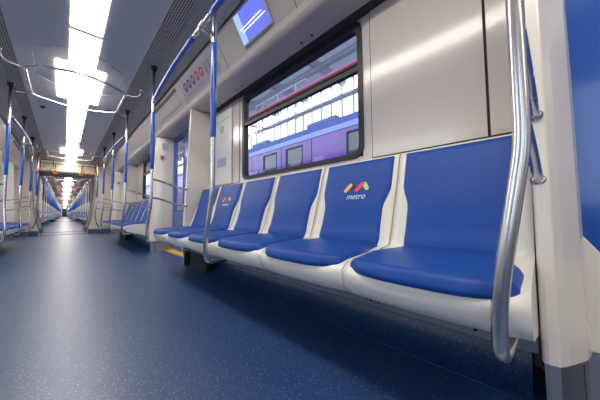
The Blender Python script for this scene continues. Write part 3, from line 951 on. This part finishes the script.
# ceiling sensors
for x, yy, lab in ((-.26, 4.9, 'small round sensor dome on the ceiling left of the light'), (.42, 4.45, 'small round sensor dome on the ceiling right of the light')):
    g = empty('ceiling_sensor', (x, yy, 2.10)); tag(g, lab, 'sensor')
    MB().tube([(0, 0, 0), (0, 0, -.008)], .035, 20).build('base', 'strip', g)
    MB().tube([(0, 0, -.008), (0, 0, -.018), (0, 0, -.026), (0, 0, -.029)], [.026, .023, .014, .003], 20).build('dome', 'black', g)

# blue door-pocket panel right of the near partition
g = empty('door_pocket_panel', (1.115, -.45, 0)); tag(g, 'glossy blue panel with cream base at the right edge, beside the cream post', 'panel')
y1, y0 = -.068 + .45, -.62 + .45
MB().loft([[(x, y1, .49), (x, y1, 1.765), (x, y0, 1.765), (x, y0, .40), (x, y1 - .06, .40)] for x in (-.015, .02)]).build('blue_panel', 'doorblue', g)
MB().loft([[(x, y1, .165), (x, y1, .505), (x, y1 - .065, .405), (x, y0, .405), (x, y0, .165)] for x in (-.03, .022)]).build('cream_base', 'cream', g, bevel=.003)
MB().box(-.02, .022, y0, y1, 0, .163).build('kick_plate', 'plate', g)
MB().box(.022, .12, y0, y1, 0, 1.765).build('backing', 'cream', g)

# ------------------------------------------------------------------ outside: neighbouring train, depot
tr = empty('purple_train', (3.4, 5, 0)); tag(tr, 'purple train with blue roof standing on the next track outside the window', 'train')
TX = 0
b = MB()
wins = []; drs = []
yy = -6.0
Y0, Y1 = -8.0, 14.0     # local
prof = [(0, -.9), (0, 1.98), (0, 2.10)]
# body side with real window openings
y_open = []
base = 4.46 - 5
pos = [(-1.26 + 5.0 - 5.0 + 4.16 - 5 + 1.26, 0)]
cent = [4.46, 3.63, 2.06, 1.0, .2, -1.3, -2.1, 6.2, 7.8, 9.0, 9.8, 11.5]
for cy in cent: y_open.append((cy - 5 - .24, cy - 5 + .24))
y_open.sort()
prev = Y0
for a, c in y_open:
    b.box(0, .06, prev, a, -.9, 2.10); b.box(0, .06, a, c, -.9, 1.44); b.box(0, .06, a, c, 1.92, 2.10); prev = c
b.box(0, .06, prev, Y1, -.9, 2.10)
b.build('body_side', 'purple', tr)
MB().box(-.012, .0, Y0, Y1, 2.01, 2.11).build('pale_stripe', 'stripe', tr)
rp_ = []
for k in range(9):
    a = PI - k / 8 * PI
    rp_.append((1.3 + 1.3 * math.cos(a), 2.11 + .36 * math.sin(a) ** .8 if k not in (0, 8) else 2.11))
o = MB().prism_y(rp_, Y0, Y1).build('roof', 'roofblue', tr)
for a, c in y_open:
    w = MB()
    w.box(-.006, .0, a - .02, a, 1.42, 1.94).box(-.006, 0, c, c + .02, 1.42, 1.94).box(-.006, 0, a, c, 1.42, 1.44).box(-.006, 0, a, c, 1.92, 1.94)
    f = w.build('window_frame', 'black', tr)
    MB().box(.02, .03, a, c, 1.44, 1.92).build('pane', 'trainglass', f)
for cy in (4.04, 3.126, 5.2, .6, -1.7, 8.4, 9.4):
    MB().box(-.004, .0, cy - 5 - .008, cy - 5 + .008, .1, 2.05).build('door_joint', 'black', tr)
# roof equipment on purple train
for cy, l in ((3.2, .8), (5.4, .7), (8.0, 1.2)):
    MB().box(.35, 1.9, cy - 5 - l / 2, cy - 5 + l / 2, 2.38, 2.5).build('roof_unit', 'roofblue', tr, bevel=.03)

# depot: ground, glazed wall, roof, girders
struct(MB().box(-40, 40, -40, 120, -1.4, -1.3).build('floor_ground', 'concrete'))
dw = MB().box(9.0, 9.2, -12, 40, -1.3, 4.9).build('wall_depot', 'rooflin'); struct(dw)
rf = empty('depot_roof', (7, 8, 0)); struct(rf)
b = MB()
b.box(2.0 - 7, 3.6 - 7, -20, 32, 6.7, 6.8)
b.build('roof_sheet', 'rooflin', rf)
MB().box(3.6 - 7, 9.2 - 7, -20, 32, 6.72, 6.76).build('skylight', 'skylight', rf)
for yy in [-9 + 2.4 * k for k in range(17)]:
    MB().box(-5.2, 2.1, yy - .05, yy + .05, 6.3, 6.7).build('girder', 'lavsteel', rf)
for xx in (3.2, 5.0, 7.0):
    MB().box(xx - 7 - .09, xx - 7 + .09, -20, 32, 6.15, 6.35).build('purlin', 'lavsteel', rf)
cl = empty('glazing_posts', (8.9, 0, 0)); struct(cl)
for k in range(60):
    yy = -8 + .62 * k
    MB().box(-.03, .03, yy - .03, yy + .03, 4.3, 6.7).build('post', 'lavsteel', cl)
MB().box(-.05, .05, -12, 32, 5.72, 5.95).build('rail', 'lavsteel', cl)
pk = MB().tube([(3.0, -6, 2.77), (3.0, 20, 2.77)], .045, 12).box(2.98, 3.02, -5, -4.95, 2.77, 6.2).box(2.98, 3.02, 18, 18.05, 2.77, 6.2).build('magenta_tube', 'pink'); tag(pk, 'magenta horizontal line outside, seen through the upper window pane', 'pipe')  # magenta tube level with the transom, with two uprights
# catwalk
cw = empty('catwalk', (4.6, 6, 3.6)); tag(cw, 'grey steel catwalk railing outside the upper window pane', 'railing')
for yy in (-1.2, -.4, .4):
    MB().cyl((0, yy, -.4), (0, yy, .62), .03, 8).build('post', 'lavsteel', cw)
MB().cyl((0, -1.6, .6), (0, .8, .6), .03, 8).build('handrail', 'lavsteel', cw)
MB().cyl((0, -1.6, .15), (0, .8, .15), .025, 8).build('knee_rail', 'lavsteel', cw)

# ------------------------------------------------------------------ world, camera
w = bpy.data.worlds.new('World'); scene.world = w; w.use_nodes = True
nt = w.node_tree; bg = nt.nodes['Background']; bg.inputs['Color'].default_value = (0.90, 0.95, 1.0, 1); bg.inputs['Strength'].default_value = 3.4

cam = bpy.data.cameras.new('Camera'); co = bpy.data.objects.new('Camera', cam); COL.objects.link(co); scene.camera = co
cam.sensor_fit = 'HORIZONTAL'; cam.sensor_width = 36; cam.lens = 36 * 240 / 600; cam.clip_start = .02; cam.clip_end = 500
yaw, pit, roll = math.radians(44.5), math.radians(2.96), math.radians(-.52)
f = Vector((math.sin(yaw) * math.cos(pit), math.cos(yaw) * math.cos(pit), math.sin(pit)))
r_ = Vector((math.cos(yaw), -math.sin(yaw), 0)); u_ = r_.cross(f)
r2 = r_ * math.cos(roll) + u_ * math.sin(roll); u2 = u_ * math.cos(roll) - r_ * math.sin(roll)
m = Matrix((r2, u2, -f)).transposed().to_4x4(); m.translation = Vector((0, 0, .57)); co.matrix_world = m

vs = scene.view_settings
scene.display_settings.display_device = 'sRGB'
vs.view_transform = 'Standard'; vs.look = 'None'; vs.gamma = 1; vs.exposure = 0.15; vs.use_curve_mapping = False
